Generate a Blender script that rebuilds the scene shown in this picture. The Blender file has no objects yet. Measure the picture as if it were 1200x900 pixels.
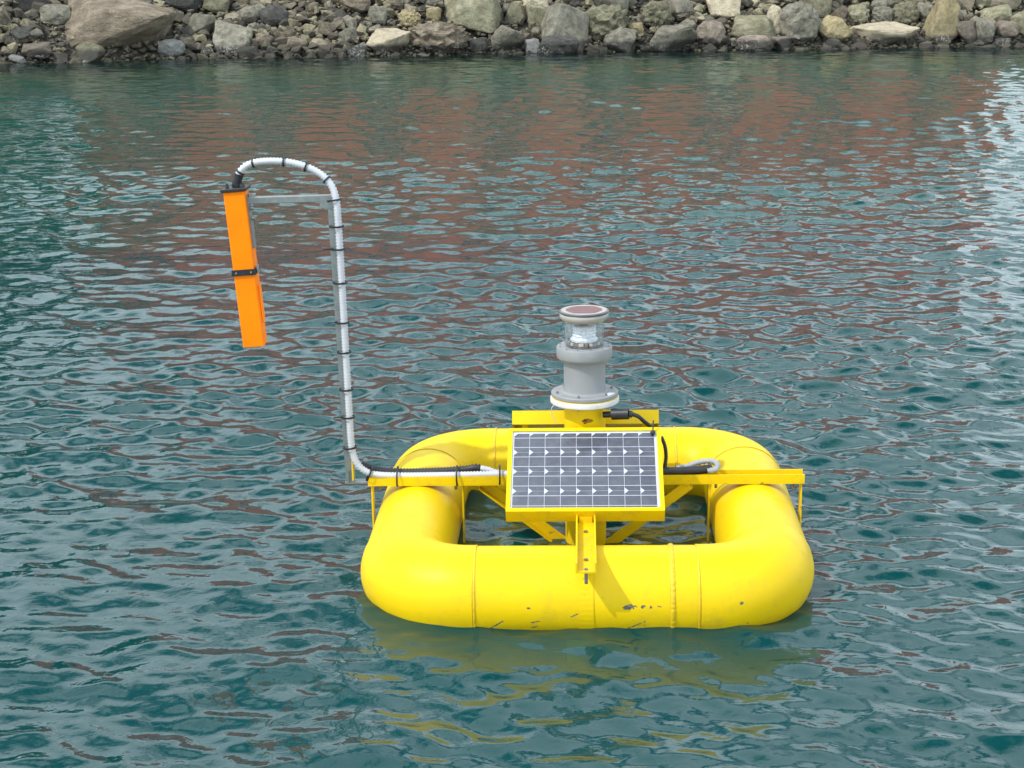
import bpy, bmesh, math, random
import numpy as np
from mathutils import Vector, Matrix, noise as mnoise
R = math.radians
random.seed(7)
scene = bpy.context.scene
C = scene.collection

# ------------------------------------------------------------------ camera
F_PX, PITCH, CAM_H = 2000.0, R(15.0), 2.465
cam_d = bpy.data.cameras.new('camera'); cam = bpy.data.objects.new('camera', cam_d); C.objects.link(cam)
cam_d.sensor_width = 36.0; cam_d.lens = F_PX / 1200.0 * 36.0
cam_d.clip_start = 0.05; cam_d.clip_end = 3000
cam.location = (0, 0, CAM_H); cam.rotation_euler = (R(90) - PITCH, 0, 0)
scene.camera = cam

# ------------------------------------------------------------------ sky + sun
SUN_EL, SUN_AZ = R(50), R(238)       # azimuth clockwise from +Y: the sun stands behind the camera, to its left
sun_dir = Vector((math.cos(SUN_EL) * math.sin(SUN_AZ), math.cos(SUN_EL) * math.cos(SUN_AZ), math.sin(SUN_EL)))
world = bpy.data.worlds.new('World'); scene.world = world; world.use_nodes = True
wn, wl = world.node_tree.nodes, world.node_tree.links
wn.clear()
w_out = wn.new('ShaderNodeOutputWorld'); w_bg = wn.new('ShaderNodeBackground')
w_sky = wn.new('ShaderNodeTexSky'); w_sky.sky_type = 'NISHITA'; w_sky.sun_disc = False
w_sky.sun_elevation = SUN_EL; w_sky.sun_rotation = SUN_AZ
w_sky.air_density = 1.0; w_sky.dust_density = 0.7; w_sky.ozone_density = 1.0
w_tc = wn.new('ShaderNodeTexCoord'); w_map = wn.new('ShaderNodeMapping')
w_map.inputs['Location'].default_value = (2.4, 12.5, 4.9)
# the cloud layer lies on a level plane: direction / height
w_sep = wn.new('ShaderNodeSeparateXYZ'); wl.new(w_tc.outputs['Generated'], w_sep.inputs[0])
w_h = wn.new('ShaderNodeMath'); w_h.operation = 'MAXIMUM'; w_h.inputs[1].default_value = 0.0; wl.new(w_sep.outputs['Z'], w_h.inputs[0])
w_h2 = wn.new('ShaderNodeMath'); w_h2.operation = 'ADD'; w_h2.inputs[1].default_value = 0.18; wl.new(w_h.outputs[0], w_h2.inputs[0])
w_div = wn.new('ShaderNodeVectorMath'); w_div.operation = 'DIVIDE'; wl.new(w_tc.outputs['Generated'], w_div.inputs[0]); wl.new(w_h2.outputs[0], w_div.inputs[1])
w_no = wn.new('ShaderNodeTexNoise'); w_no.inputs['Scale'].default_value = 1.1; w_no.inputs['Detail'].default_value = 3.5
w_no.inputs['Roughness'].default_value = 0.55
w_ra = wn.new('ShaderNodeValToRGB')
w_ra.color_ramp.elements[0].position = 0.395; w_ra.color_ramp.elements[0].color = (0.04, 0.04, 0.04, 1)
w_ra.color_ramp.elements[1].position = 0.48; w_ra.color_ramp.elements[1].color = (0.95, 0.95, 0.95, 1)
w_mix = wn.new('ShaderNodeMix'); w_mix.data_type = 'RGBA'
w_mix.inputs['B'].default_value = (26.5, 30.6, 33.2, 1)       # lit cloud
wl.new(w_div.outputs[0], w_map.inputs['Vector']); wl.new(w_map.outputs['Vector'], w_no.inputs['Vector'])
wl.new(w_no.outputs['Fac'], w_ra.inputs['Fac']); wl.new(w_ra.outputs['Color'], w_mix.inputs['Factor'])
wl.new(w_sky.outputs['Color'], w_mix.inputs['A']); wl.new(w_mix.outputs['Result'], w_bg.inputs['Color'])
w_bg.inputs['Strength'].default_value = 0.10
wl.new(w_bg.outputs['Background'], w_out.inputs['Surface'])

sun_l = bpy.data.lights.new('sun', 'SUN'); sun_l.energy = 5.0; sun_l.angle = R(0.6); sun_l.color = (1.0, 0.955, 0.88)
sun_o = bpy.data.objects.new('sun', sun_l); C.objects.link(sun_o)
sun_o.rotation_euler = (-sun_dir).to_track_quat('-Z', 'Y').to_euler(); sun_o.location = (-20, -12, 30)

scene.view_settings.view_transform = 'Standard'; scene.view_settings.look = 'None'
scene.view_settings.exposure = -0.56; scene.view_settings.gamma = 1.0; scene.view_settings.use_curve_mapping = False

# ------------------------------------------------------------------ helpers
def obj(name, data, mat=None, parent=None, smooth=None):
    if isinstance(data, bmesh.types.BMesh):
        me = bpy.data.meshes.new(name); data.normal_update(); data.to_mesh(me); data.free()
    else:
        me = data
    o = bpy.data.objects.new(name, me); C.objects.link(o)
    if mat is not None and not me.materials: me.materials.append(mat)
    if smooth is not None:
        me.polygons.foreach_set('use_smooth', [True] * len(me.polygons))
        if smooth < 180: me.set_sharp_from_angle(angle=R(smooth))
    if parent is not None: o.parent = parent
    return o

def tag(o, label=None, cat=None, group=None, kind=None):
    if label: o['label'] = label
    if cat: o['category'] = cat
    if group: o['group'] = group
    if kind: o['kind'] = kind
    return o

def box(bm, c, s, M=None, bev=0.0):
    """box centred at c with full sizes s, optional local matrix M applied afterwards"""
    g = bmesh.ops.create_cube(bm, size=1.0); vs = g['verts']
    for v in vs: v.co = Vector((v.co.x * s[0] + c[0], v.co.y * s[1] + c[1], v.co.z * s[2] + c[2]))
    if bev > 0:
        es = list({e for v in vs for e in v.link_edges})
        r = bmesh.ops.bevel(bm, geom=es, offset=bev, segments=1, affect='EDGES', profile=0.5)
        vs = list({v for f in r['faces'] for v in f.verts} | {v for v in vs if v.is_valid})
    if M is not None:
        for v in vs: v.co = M @ v.co
    return vs

def lathe(bm, prof, n=48, center=(0, 0, 0)):
    """profile [(r,z)...] turned round z"""
    rings = []
    for r, z in prof:
        if r < 1e-6: rings.append([bm.verts.new((center[0], center[1], center[2] + z))])
        else: rings.append([bm.verts.new((center[0] + r * math.cos(2 * math.pi * i / n), center[1] + r * math.sin(2 * math.pi * i / n), center[2] + z)) for i in range(n)])
    for a, b in zip(rings, rings[1:]):
        for i in range(n):
            j = (i + 1) % n
            if len(a) == 1 and len(b) == 1: continue
            if len(a) == 1: bm.faces.new((a[0], b[j], b[i]))
            elif len(b) == 1: bm.faces.new((a[i], a[j], b[0]))
            else: bm.faces.new((a[i], a[j], b[j], b[i]))
    bmesh.ops.recalc_face_normals(bm, faces=bm.faces)

def resample(pts, step):
    """Catmull-Rom through pts, resampled at an even step"""
    P = [Vector(p) for p in pts]; P = [2 * P[0] - P[1]] + P + [2 * P[-1] - P[-2]]
    out = []
    for i in range(1, len(P) - 2):
        for k in range(24):
            t = k / 24.0
            out.append(0.5 * ((2 * P[i]) + (P[i + 1] - P[i - 1]) * t + (2 * P[i - 1] - 5 * P[i] + 4 * P[i + 1] - P[i + 2]) * t * t + (3 * P[i] - P[i - 1] - 3 * P[i + 1] + P[i + 2]) * t ** 3))
    out.append(P[-2])
    res = [out[0]]; acc = 0.0
    for a, b in zip(out, out[1:]):
        L = (b - a).length
        while L > 1e-9 and acc + L >= step:
            t = (step - acc) / L; a = a.lerp(b, t); res.append(a.copy()); L = (b - a).length; acc = 0.0
        acc += L
    if (res[-1] - out[-1]).length > step * 0.3: res.append(out[-1])
    return res

def tube(bm, pts, rad, n=12, caps=True):
    """tube along pts; rad is a number or function(i)"""
    rf = rad if callable(rad) else (lambda i: rad)
    T0 = (pts[1] - pts[0]).normalized()
    N = T0.orthogonal().normalized(); rings = []
    for i, p in enumerate(pts):
        a = pts[max(i - 1, 0)]; b = pts[min(i + 1, len(pts) - 1)]
        T = (b - a).normalized(); N = (N - T * N.dot(T)).normalized(); B = T.cross(N); r = rf(i)
        rings.append([bm.verts.new(p + (N * math.cos(2 * math.pi * k / n) + B * math.sin(2 * math.pi * k / n)) * r) for k in range(n)])
    for a, b in zip(rings, rings[1:]):
        for k in range(n): bm.faces.new((a[k], a[(k + 1) % n], b[(k + 1) % n], b[k]))
    if caps:
        bm.faces.new(rings[0][::-1]); bm.faces.new(rings[-1])
    return rings

def rod(bm, a, b, r, n=10):
    a, b = Vector(a), Vector(b)
    tube(bm, [a, a.lerp(b, 0.5), b], r, n)

# ------------------------------------------------------------------ materials
class NT:
    def __init__(s, name):
        s.m = bpy.data.materials.new(name); s.m.use_nodes = True; s.t = s.m.node_tree; s.t.nodes.clear()
        s.out = s.t.nodes.new('ShaderNodeOutputMaterial')
    def n(s, typ, **kw):
        nd = s.t.nodes.new('ShaderNode' + typ)
        for k, v in kw.items(): setattr(nd, k, v)
        return nd
    def l(s, a, b): s.t.links.new(a, b)
    def noise(s, vec, scale, detail=4, rough=0.55, dist=0.0):
        nd = s.n('TexNoise'); nd.inputs['Scale'].default_value = scale; nd.inputs['Detail'].default_value = detail
        nd.inputs['Roughness'].default_value = rough; nd.inputs['Distortion'].default_value = dist
        if vec is not None: s.l(vec, nd.inputs['Vector'])
        return nd
    def ramp(s, fac, stops):
        nd = s.n('ValToRGB'); cr = nd.color_ramp
        while len(cr.elements) < len(stops): cr.elements.new(0.5)
        for e, (p, c) in zip(cr.elements, stops):
            e.position = p; e.color = (c, c, c, 1) if isinstance(c, (int, float)) else (*c, 1)
        s.l(fac, nd.inputs['Fac']); return nd
    def mixc(s, fac, a, b, blend='MIX'):
        nd = s.n('Mix', data_type='RGBA', blend_type=blend)
        for key, v in (('Factor', fac), ('A', a), ('B', b)):
            i = nd.inputs[key]
            if hasattr(v, 'is_linked'): s.l(v, i)
            elif isinstance(v, (int, float)): i.default_value = v
            else: i.default_value = (*v, 1)
        return nd.outputs['Result']
    def math(s, op, a, b=0.0, c=0.0, clamp=False):
        nd = s.n('Math', operation=op, use_clamp=clamp)
        for i, v in enumerate((a, b, c)):
            if hasattr(v, 'is_linked'): s.l(v, nd.inputs[i])
            else: nd.inputs[i].default_value = v
        return nd.outputs[0]
    def bump(s, h, strength=0.3, dist=0.01, normal=None):
        nd = s.n('Bump'); nd.inputs['Strength'].default_value = strength; nd.inputs['Distance'].default_value = dist
        s.l(h, nd.inputs['Height'])
        if normal is not None: s.l(normal, nd.inputs['Normal'])
        return nd.outputs['Normal']
    def pbr(s, color=None, rough=0.5, metal=0.0, normal=None, **kw):
        p = s.n('BsdfPrincipled')
        for key, v in (('Base Color', color), ('Roughness', rough), ('Metallic', metal)):
            if v is None: continue
            if hasattr(v, 'is_linked'): s.l(v, p.inputs[key])
            elif isinstance(v, (int, float)): p.inputs[key].default_value = v
            else: p.inputs[key].default_value = (*v, 1)
        if normal is not None: s.l(normal, p.inputs['Normal'])
        for k, v in kw.items(): p.inputs[k].default_value = v
        s.l(p.outputs[0], s.out.inputs['Surface']); return p

def coords(nt, kind='Object'):
    return nt.n('TexCoord').outputs[kind]

def mat_yellow(name, chips=(), speck=0.70, stain=0.5):
    nt = NT(name); co = coords(nt)
    big = nt.noise(co, 3.0, 5).outputs['Fac']
    base = nt.mixc(nt.ramp(big, [(0.35, 0.0), (0.7, 1.0)]).outputs['Color'], (0.75, 0.52, 0.002), (0.70, 0.47, 0.003))
    # grime specks and small chips
    sp = nt.noise(co, 38.0, 4, 0.6).outputs['Fac']; zone = nt.noise(co, 2.2, 2).outputs['Fac']
    spm = nt.math('MULTIPLY', nt.ramp(sp, [(speck, 0.0), (speck + 0.03, 1.0)]).outputs['Color'], nt.ramp(zone, [(0.5, 0.0), (0.6, 0.9)]).outputs['Color'])
    base = nt.mixc(spm, base, (0.13, 0.10, 0.05))
    st = nt.noise(co, 9.0, 6, 0.7).outputs['Fac']
    base = nt.mixc(nt.ramp(st, [(0.54, 0.0), (0.80, stain)]).outputs['Color'], base, (0.42, 0.30, 0.03))
    if chips:
        fine = nt.noise(co, 120.0, 4).outputs['Fac']
        sep = nt.n('SeparateXYZ'); nt.l(co, sep.inputs[0]); total = None
        for (cx, cz, rx, rz, ang) in chips:
            dx = nt.math('SUBTRACT', sep.outputs['X'], cx); dz = nt.math('SUBTRACT', sep.outputs['Z'], cz)
            ca, sa = math.cos(ang), math.sin(ang)
            u = nt.math('DIVIDE', nt.math('ADD', nt.math('MULTIPLY', dx, ca), nt.math('MULTIPLY', dz, sa)), rx)
            v = nt.math('DIVIDE', nt.math('SUBTRACT', nt.math('MULTIPLY', dz, ca), nt.math('MULTIPLY', dx, sa)), rz)
            d = nt.math('ADD', nt.math('MULTIPLY', u, u), nt.math('MULTIPLY', v, v))
            d = nt.math('ADD', d, nt.math('MULTIPLY', nt.math('SUBTRACT', fine, 0.5), 6.5))
            m = nt.math('LESS_THAN', d, 1.0)
            total = m if total is None else nt.math('MAXIMUM', total, m)
        front = nt.math('LESS_THAN', sep.outputs['Y'], -0.75)
        base = nt.mixc(nt.math('MULTIPLY', total, front), base, (0.12, 0.115, 0.09))
    bn = nt.bump(nt.noise(co, 14.0, 4).outputs['Fac'], 0.12, 0.01)
    bn = nt.bump(nt.noise(co, 160.0, 2).outputs['Fac'], 0.05, 0.002, bn)
    rg = nt.ramp(nt.noise(co, 6.0, 4).outputs['Fac'], [(0.3, 0.36), (0.75, 0.52)]).outputs['Color']
    nt.pbr(base, rg, 0.0, bn, **{'Specular IOR Level': 0.22})
    return nt.m

def mat_simple(name, col, rough=0.5, metal=0.0, var=0.12, scale=20.0, bump=0.08, dirt=None, **kw):
    nt = NT(name); co = coords(nt)
    nz = nt.noise(co, scale, 5).outputs['Fac']
    dark = tuple(c * (1 - var * 2) for c in col); lite = tuple(min(1, c * (1 + var)) for c in col)
    c = nt.mixc(nt.ramp(nz, [(0.3, 0.0), (0.7, 1.0)]).outputs['Color'], dark, lite)
    if dirt:
        d = nt.noise(co, scale * 0.6, 6, 0.7).outputs['Fac']
        c = nt.mixc(nt.ramp(d, [(0.56, 0.0), (0.75, 0.75)]).outputs['Color'], c, dirt)
    nt.pbr(c, rough, metal, nt.bump(nt.noise(co, scale * 4, 3).outputs['Fac'], bump, 0.003), **kw)
    return nt.m

CHIPS = [(0.155, 0.012, 0.020, 0.009, 0.1), (0.205, 0.014, 0.007, 0.006, 0.6), (0.232, 0.012, 0.005, 0.005, 0),
         (0.262, 0.013, 0.006, 0.004, 0), (0.180, -0.062, 0.036, 0.0024, 0.45), (-0.325, -0.058, 0.030, 0.0028, 0.6),
         (-0.19, -0.048, 0.018, 0.0024, 0.2), (-0.19, -0.070, 0.012, 0.003, 0.3), (-0.045, -0.020, 0.016, 0.0022, 0.5),
         (-0.21, 0.010, 0.006, 0.004, 0), (0.56, 0.02, 0.007, 0.005, 0.4)]
M_YELLOW_FLOAT = mat_yellow('yellow_float_paint', CHIPS)
M_YELLOW = mat_yellow('yellow_frame_paint', (), 0.66, 0.85)
M_WELD = mat_simple('yellow_weld_bead', (0.70, 0.46, 0.004), 0.45, 0, 0.10, 60, 0.5)
M_GREY = mat_simple('light_grey_housing', (0.24, 0.247, 0.258), 0.5, 0, 0.05, 14, 0.06, dirt=(0.25, 0.245, 0.23))
M_WHITE = mat_simple('white_flange', (0.56, 0.545, 0.51), 0.5, 0, 0.05, 20, 0.08, dirt=(0.35, 0.30, 0.18))
M_CAP = mat_simple('clear_grey_cap', (0.34, 0.325, 0.305), 0.25, 0, 0.03, 20, 0.02)
M_STEEL = mat_simple('galvanised_steel', (0.25, 0.275, 0.27), 0.42, 0.6, 0.10, 40, 0.10)
M_BOLT = mat_simple('bolt_steel', (0.30, 0.29, 0.27), 0.4, 0.8, 0.2, 80, 0.1)
M_RUST = mat_simple('rusty_steel', (0.42, 0.20, 0.02), 0.8, 0.1, 0.3, 60, 0.3)
M_BLACK = mat_simple('black_plastic', (0.014, 0.014, 0.016), 0.45, 0, 0.2, 30, 0.05)
M_HOSE = mat_simple('white_hose_plastic', (0.52, 0.53, 0.57), 0.38, 0, 0.04, 25, 0.05)
M_GHOSE = mat_simple('grey_hose_plastic', (0.30, 0.32, 0.34), 0.45, 0, 0.08, 25, 0.05)
M_ORANGE = mat_simple('orange_enclosure', (1.0, 0.225, 0.0), 0.5, 0, 0.05, 8, 0.03, dirt=(0.72, 0.18, 0.01), **{'Specular IOR Level': 0.15})
M_BACKSHEET = mat_simple('panel_backsheet', (0.50, 0.52, 0.60), 0.2, 0, 0.03, 30, 0.0, **{'Coat Weight': 0.6, 'Coat Roughness': 0.06})
M_BUSBAR = mat_simple('busbar_ribbon', (0.50, 0.52, 0.62), 0.25, 0.2, 0.03, 30, 0.0)
M_RED_CELL = mat_simple('lantern_cell', (0.14, 0.055, 0.056), 0.35, 0, 0.15, 90, 0.0)
M_OPTIC = mat_simple('white_reflector', (0.78, 0.82, 0.88), 0.2, 0.2, 0.15, 120, 0.4)
M_BEZEL = mat_simple('dark_grey_bezel', (0.10, 0.10, 0.11), 0.35)
M_BEIGE = mat_simple('beige_component', (0.62, 0.45, 0.32), 0.6, 0, 0.1, 50, 0.05)

def mat_cell():
    nt = NT('solar_cell_silicon'); co = coords(nt)
    oi = nt.n('ObjectInfo'); wv = nt.n('TexWave', wave_type='BANDS', bands_direction='X')
    wv.inputs['Scale'].default_value = 130; nt.l(co, wv.inputs['Vector'])
    base = nt.mixc(oi.outputs['Random'], (0.035, 0.037, 0.056), (0.052, 0.055, 0.078))
    base = nt.mixc(nt.math('MULTIPLY', wv.outputs['Fac'], 0.25), base, (0.10, 0.104, 0.14))
    wp = nt.n('NewGeometry').outputs['Position']
    dust = nt.noise(wp, 26, 6, 0.65).outputs['Fac']
    base = nt.mixc(nt.ramp(dust, [(0.42, 0.0), (0.72, 0.6)]).outputs['Color'], base, (0.11, 0.11, 0.128))
    spots = nt.noise(wp, 70, 3).outputs['Fac']
    base = nt.mixc(nt.ramp(spots, [(0.70, 0.0), (0.74, 0.7)]).outputs['Color'], base, (0.055, 0.055, 0.07))
    nt.pbr(base, 0.35, 0.0, None, **{'Coat Weight': 1.0, 'Coat Roughness': 0.08, 'Coat IOR': 1.6})
    return nt.m
M_CELL = mat_cell()

def mat_lens():
    nt = NT('clear_lens'); tr = nt.n('BsdfTransparent'); tr.inputs[0].default_value = (0.95, 0.96, 0.97, 1)
    gl = nt.n('BsdfGlossy'); gl.inputs['Roughness'].default_value = 0.04
    di = nt.n('BsdfDiffuse'); di.inputs['Color'].default_value = (0.7, 0.72, 0.75, 1)
    lw = nt.n('LayerWeight'); lw.inputs[0].default_value = 0.5; fr_o = nt.math('MULTIPLY_ADD', nt.math('POWER', lw.outputs['Facing'], 2.2), 0.75, 0.05)
    co = coords(nt); hz = nt.ramp(nt.noise(co, 30, 4).outputs['Fac'], [(0.35, 0.06), (0.75, 0.26)]).outputs['Color']  # whitish haze: soft highlights painted into the lens so it shows as glass
    m0 = nt.n('MixShader'); nt.l(hz, m0.inputs[0]); nt.l(tr.outputs[0], m0.inputs[1]); nt.l(di.outputs[0], m0.inputs[2])
    m1 = nt.n('MixShader'); nt.l(fr_o, m1.inputs[0]); nt.l(m0.outputs[0], m1.inputs[1]); nt.l(gl.outputs[0], m1.inputs[2])
    nt.l(m1.outputs[0], nt.out.inputs['Surface']); return nt.m
M_LENS = mat_lens()

def mat_rock(name, cols, lichen=None, scale=3.0, barn=0.0):
    nt = NT(name); co = coords(nt); oi = nt.n('ObjectInfo')
    off = nt.n('VectorMath', operation='MULTIPLY_ADD')
    nt.l(co, off.inputs[0]); off.inputs[1].default_value = (1, 1, 1)
    cmb = nt.n('CombineXYZ')
    for k in range(3): nt.l(nt.math('MULTIPLY', oi.outputs['Random'], 17.0 + 9 * k), cmb.inputs[k])
    nt.l(cmb.outputs[0], off.inputs[2]); v = off.outputs[0]
    a = nt.noise(v, scale, 7, 0.65, 0.3).outputs['Fac']
    c = nt.ramp(a, [(0.28, cols[0]), (0.48, cols[1]), (0.68, cols[2])]).outputs['Color']
    br = nt.math('MULTIPLY_ADD', oi.outputs['Random'], 0.75, 0.82)
    hs = nt.n('HueSaturation'); nt.l(c, hs.inputs['Color']); nt.l(br, hs.inputs['Value']); c = hs.outputs['Color']
    if lichen:
        li = nt.noise(v, scale * 1.6, 6, 0.7).outputs['Fac']
        c = nt.mixc(nt.ramp(li, [(0.52, 0.0), (0.64, 0.7)]).outputs['Color'], c, lichen)
    pit = nt.noise(v, scale * 9, 4, 0.7).outputs['Fac']
    c = nt.mixc(nt.ramp(pit, [(0.30, 0.8), (0.45, 0.0)]).outputs['Color'], c, tuple(x * 0.35 for x in cols[0]))
    # tide stain: dark wet foot, with pale barnacles
    pos = nt.n('NewGeometry').outputs['Position']; sep = nt.n('SeparateXYZ'); nt.l(pos, sep.inputs[0])
    wob = nt.math('MULTIPLY_ADD', nt.noise(pos, 2.5, 4).outputs['Fac'], 0.28, 0.06)
    dz = nt.math('SUBTRACT', wob, sep.outputs['Z'])
    wet = nt.n('MapRange'); nt.l(dz, wet.inputs[0]); wet.inputs[1].default_value = -0.05; wet.inputs[2].default_value = 0.03
    wetf = wet.outputs[0]
    c = nt.mixc(nt.math('MULTIPLY', wetf, 0.82), c, (0.018, 0.017, 0.014))
    bz = nt.math('MULTIPLY', nt.ramp(nt.noise(pos, 22, 4, 0.7).outputs['Fac'], [(0.53 - barn, 0.0), (0.58 - barn, 0.8)]).outputs['Color'], wetf)
    bz = nt.math('MULTIPLY', bz, nt.ramp(nt.noise(pos, 1.1, 2).outputs['Fac'], [(0.50 - barn * 3, 0.0), (0.60 - barn * 3, 1.0)]).outputs['Color'])
    c = nt.mixc(bz, c, (0.46, 0.45, 0.43))
    b = nt.bump(nt.noise(v, scale * 3, 8, 0.7).outputs['Fac'], 0.9, 0.10)
    b = nt.bump(nt.noise(v, scale * 14, 5, 0.7).outputs['Fac'], 0.7, 0.02, b)
    rg = nt.math('MULTIPLY_ADD', wetf, -0.5, 0.9)
    nt.pbr(c, rg, 0.0, b)
    return nt.m

M_ROCK = {
    'brown': mat_rock('brown_grey_rock', [(0.085, 0.066, 0.046), (0.185, 0.148, 0.106), (0.33, 0.275, 0.205)]),
    'grey': mat_rock('grey_rock', [(0.105, 0.096, 0.074), (0.215, 0.198, 0.152), (0.345, 0.318, 0.25)]),
    'olive': mat_rock('olive_rock', [(0.115, 0.105, 0.066), (0.245, 0.226, 0.148), (0.40, 0.375, 0.26)], (0.32, 0.295, 0.16)),
    'tan': mat_rock('tan_rock', [(0.27, 0.225, 0.155), (0.43, 0.365, 0.26), (0.57, 0.50, 0.37)]),
    'ochre': mat_rock('ochre_rock', [(0.21, 0.165, 0.088), (0.35, 0.285, 0.16), (0.48, 0.41, 0.25)], (0.38, 0.325, 0.16)),
    'dark': mat_rock('dark_rock', [(0.030, 0.029, 0.027), (0.065, 0.062, 0.056), (0.12, 0.115, 0.10)]),
    'pink': mat_rock('pinkish_grey_rock', [(0.15, 0.118, 0.090), (0.255, 0.205, 0.162), (0.36, 0.30, 0.245)]),
    'pale': mat_rock('pale_barnacled_rock', [(0.17, 0.165, 0.15), (0.29, 0.282, 0.262), (0.44, 0.43, 0.405)], None, 4.0, 0.15),
}

# ------------------------------------------------------------------ the place: shore line, bank, seabed, water
def shore_y(x):                       # where the water meets the rocks
    return 35.05 + 0.236 * x - 0.0035 * x * x * (1 if x > -12 else 0.3) + 0.35 * mnoise.noise((x * 0.25, 3.1, 0)) + 0.15 * mnoise.noise((x * 0.9, 8.1, 0))
BANK_SLOPE = math.tan(R(34))
def bank_z(x, y):
    d = y - shore_y(x)
    if d < 0: return max(d * 0.42, -2.6)
    if d < 2.9: return d * BANK_SLOPE
    return 2.9 * BANK_SLOPE + (d - 2.9) * 0.03

bm = bmesh.new(); XS = [x for x in np.linspace(-60, 60, 241)]
DS = list(np.linspace(-6.5, 0, 14)) + list(np.linspace(0.15, 3.0, 20)) + [4, 6, 9, 14, 22, 40, 80, 160, 400]
rows = []
for d in DS:
    rw = []
    for x in XS:
        y = shore_y(x) + d; z = bank_z(x, y)
        z += 0.10 * mnoise.fractal((x * 1.3, y * 1.3, 0.0), 0.8, 2.0, 4) * (1 if d < 8 else 0.3) - 0.05
        rw.append(bm.verts.new((x, y, z)))
    rows.append(rw)
for a, b in zip(rows, rows[1:]):
    for i in range(len(XS) - 1): bm.faces.new((a[i], a[i + 1], b[i + 1], b[i]))
nt = NT('bank_gravel'); pos = nt.n('NewGeometry').outputs['Position']
vo = nt.n('TexVoronoi'); vo.inputs['Scale'].default_value = 14; nt.l(pos, vo.inputs['Vector'])
gc = nt.ramp(nt.noise(pos, 5, 6, 0.7).outputs['Fac'], [(0.3, (0.02, 0.018, 0.014)), (0.5, (0.05, 0.045, 0.035)), (0.7, (0.09, 0.08, 0.06))]).outputs['Color']  # gravel darkened: shade of the gaps between rocks put into its colour
sep = nt.n('SeparateXYZ'); nt.l(pos, sep.inputs[0])
mr = nt.n('MapRange'); nt.l(sep.outputs['Z'], mr.inputs[0]); mr.inputs[1].default_value = -0.6; mr.inputs[2].default_value = 0.12
gc = nt.mixc(mr.outputs[0], (0.30, 0.26, 0.13), gc)
top = nt.n('MapRange'); nt.l(sep.outputs['Z'], top.inputs[0]); top.inputs[1].default_value = 1.6; top.inputs[2].default_value = 2.1
gc = nt.mixc(top.outputs[0], gc, (0.07, 0.085, 0.035))
nt.pbr(gc, 0.9, 0, nt.bump(vo.outputs['Distance'], 0.8, 0.05))
tag(obj('bank', bm, nt.m, smooth=180), kind='structure')

bm = bmesh.new(); vs = [bm.verts.new(p) for p in ((-300, -60, -2.62), (300, -60, -2.62), (300, 45, -2.62), (-300, 45, -2.62))]; bm.faces.new(vs)
nt = NT('seabed_silt'); pos = nt.n('NewGeometry').outputs['Position']
nt.pbr(nt.ramp(nt.noise(pos, 0.8, 5).outputs['Fac'], [(0.3, (0.02, 0.05, 0.04)), (0.7, (0.04, 0.08, 0.06))]).outputs['Color'], 0.9)
tag(obj('seabed', bm, nt.m), kind='structure')

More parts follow.
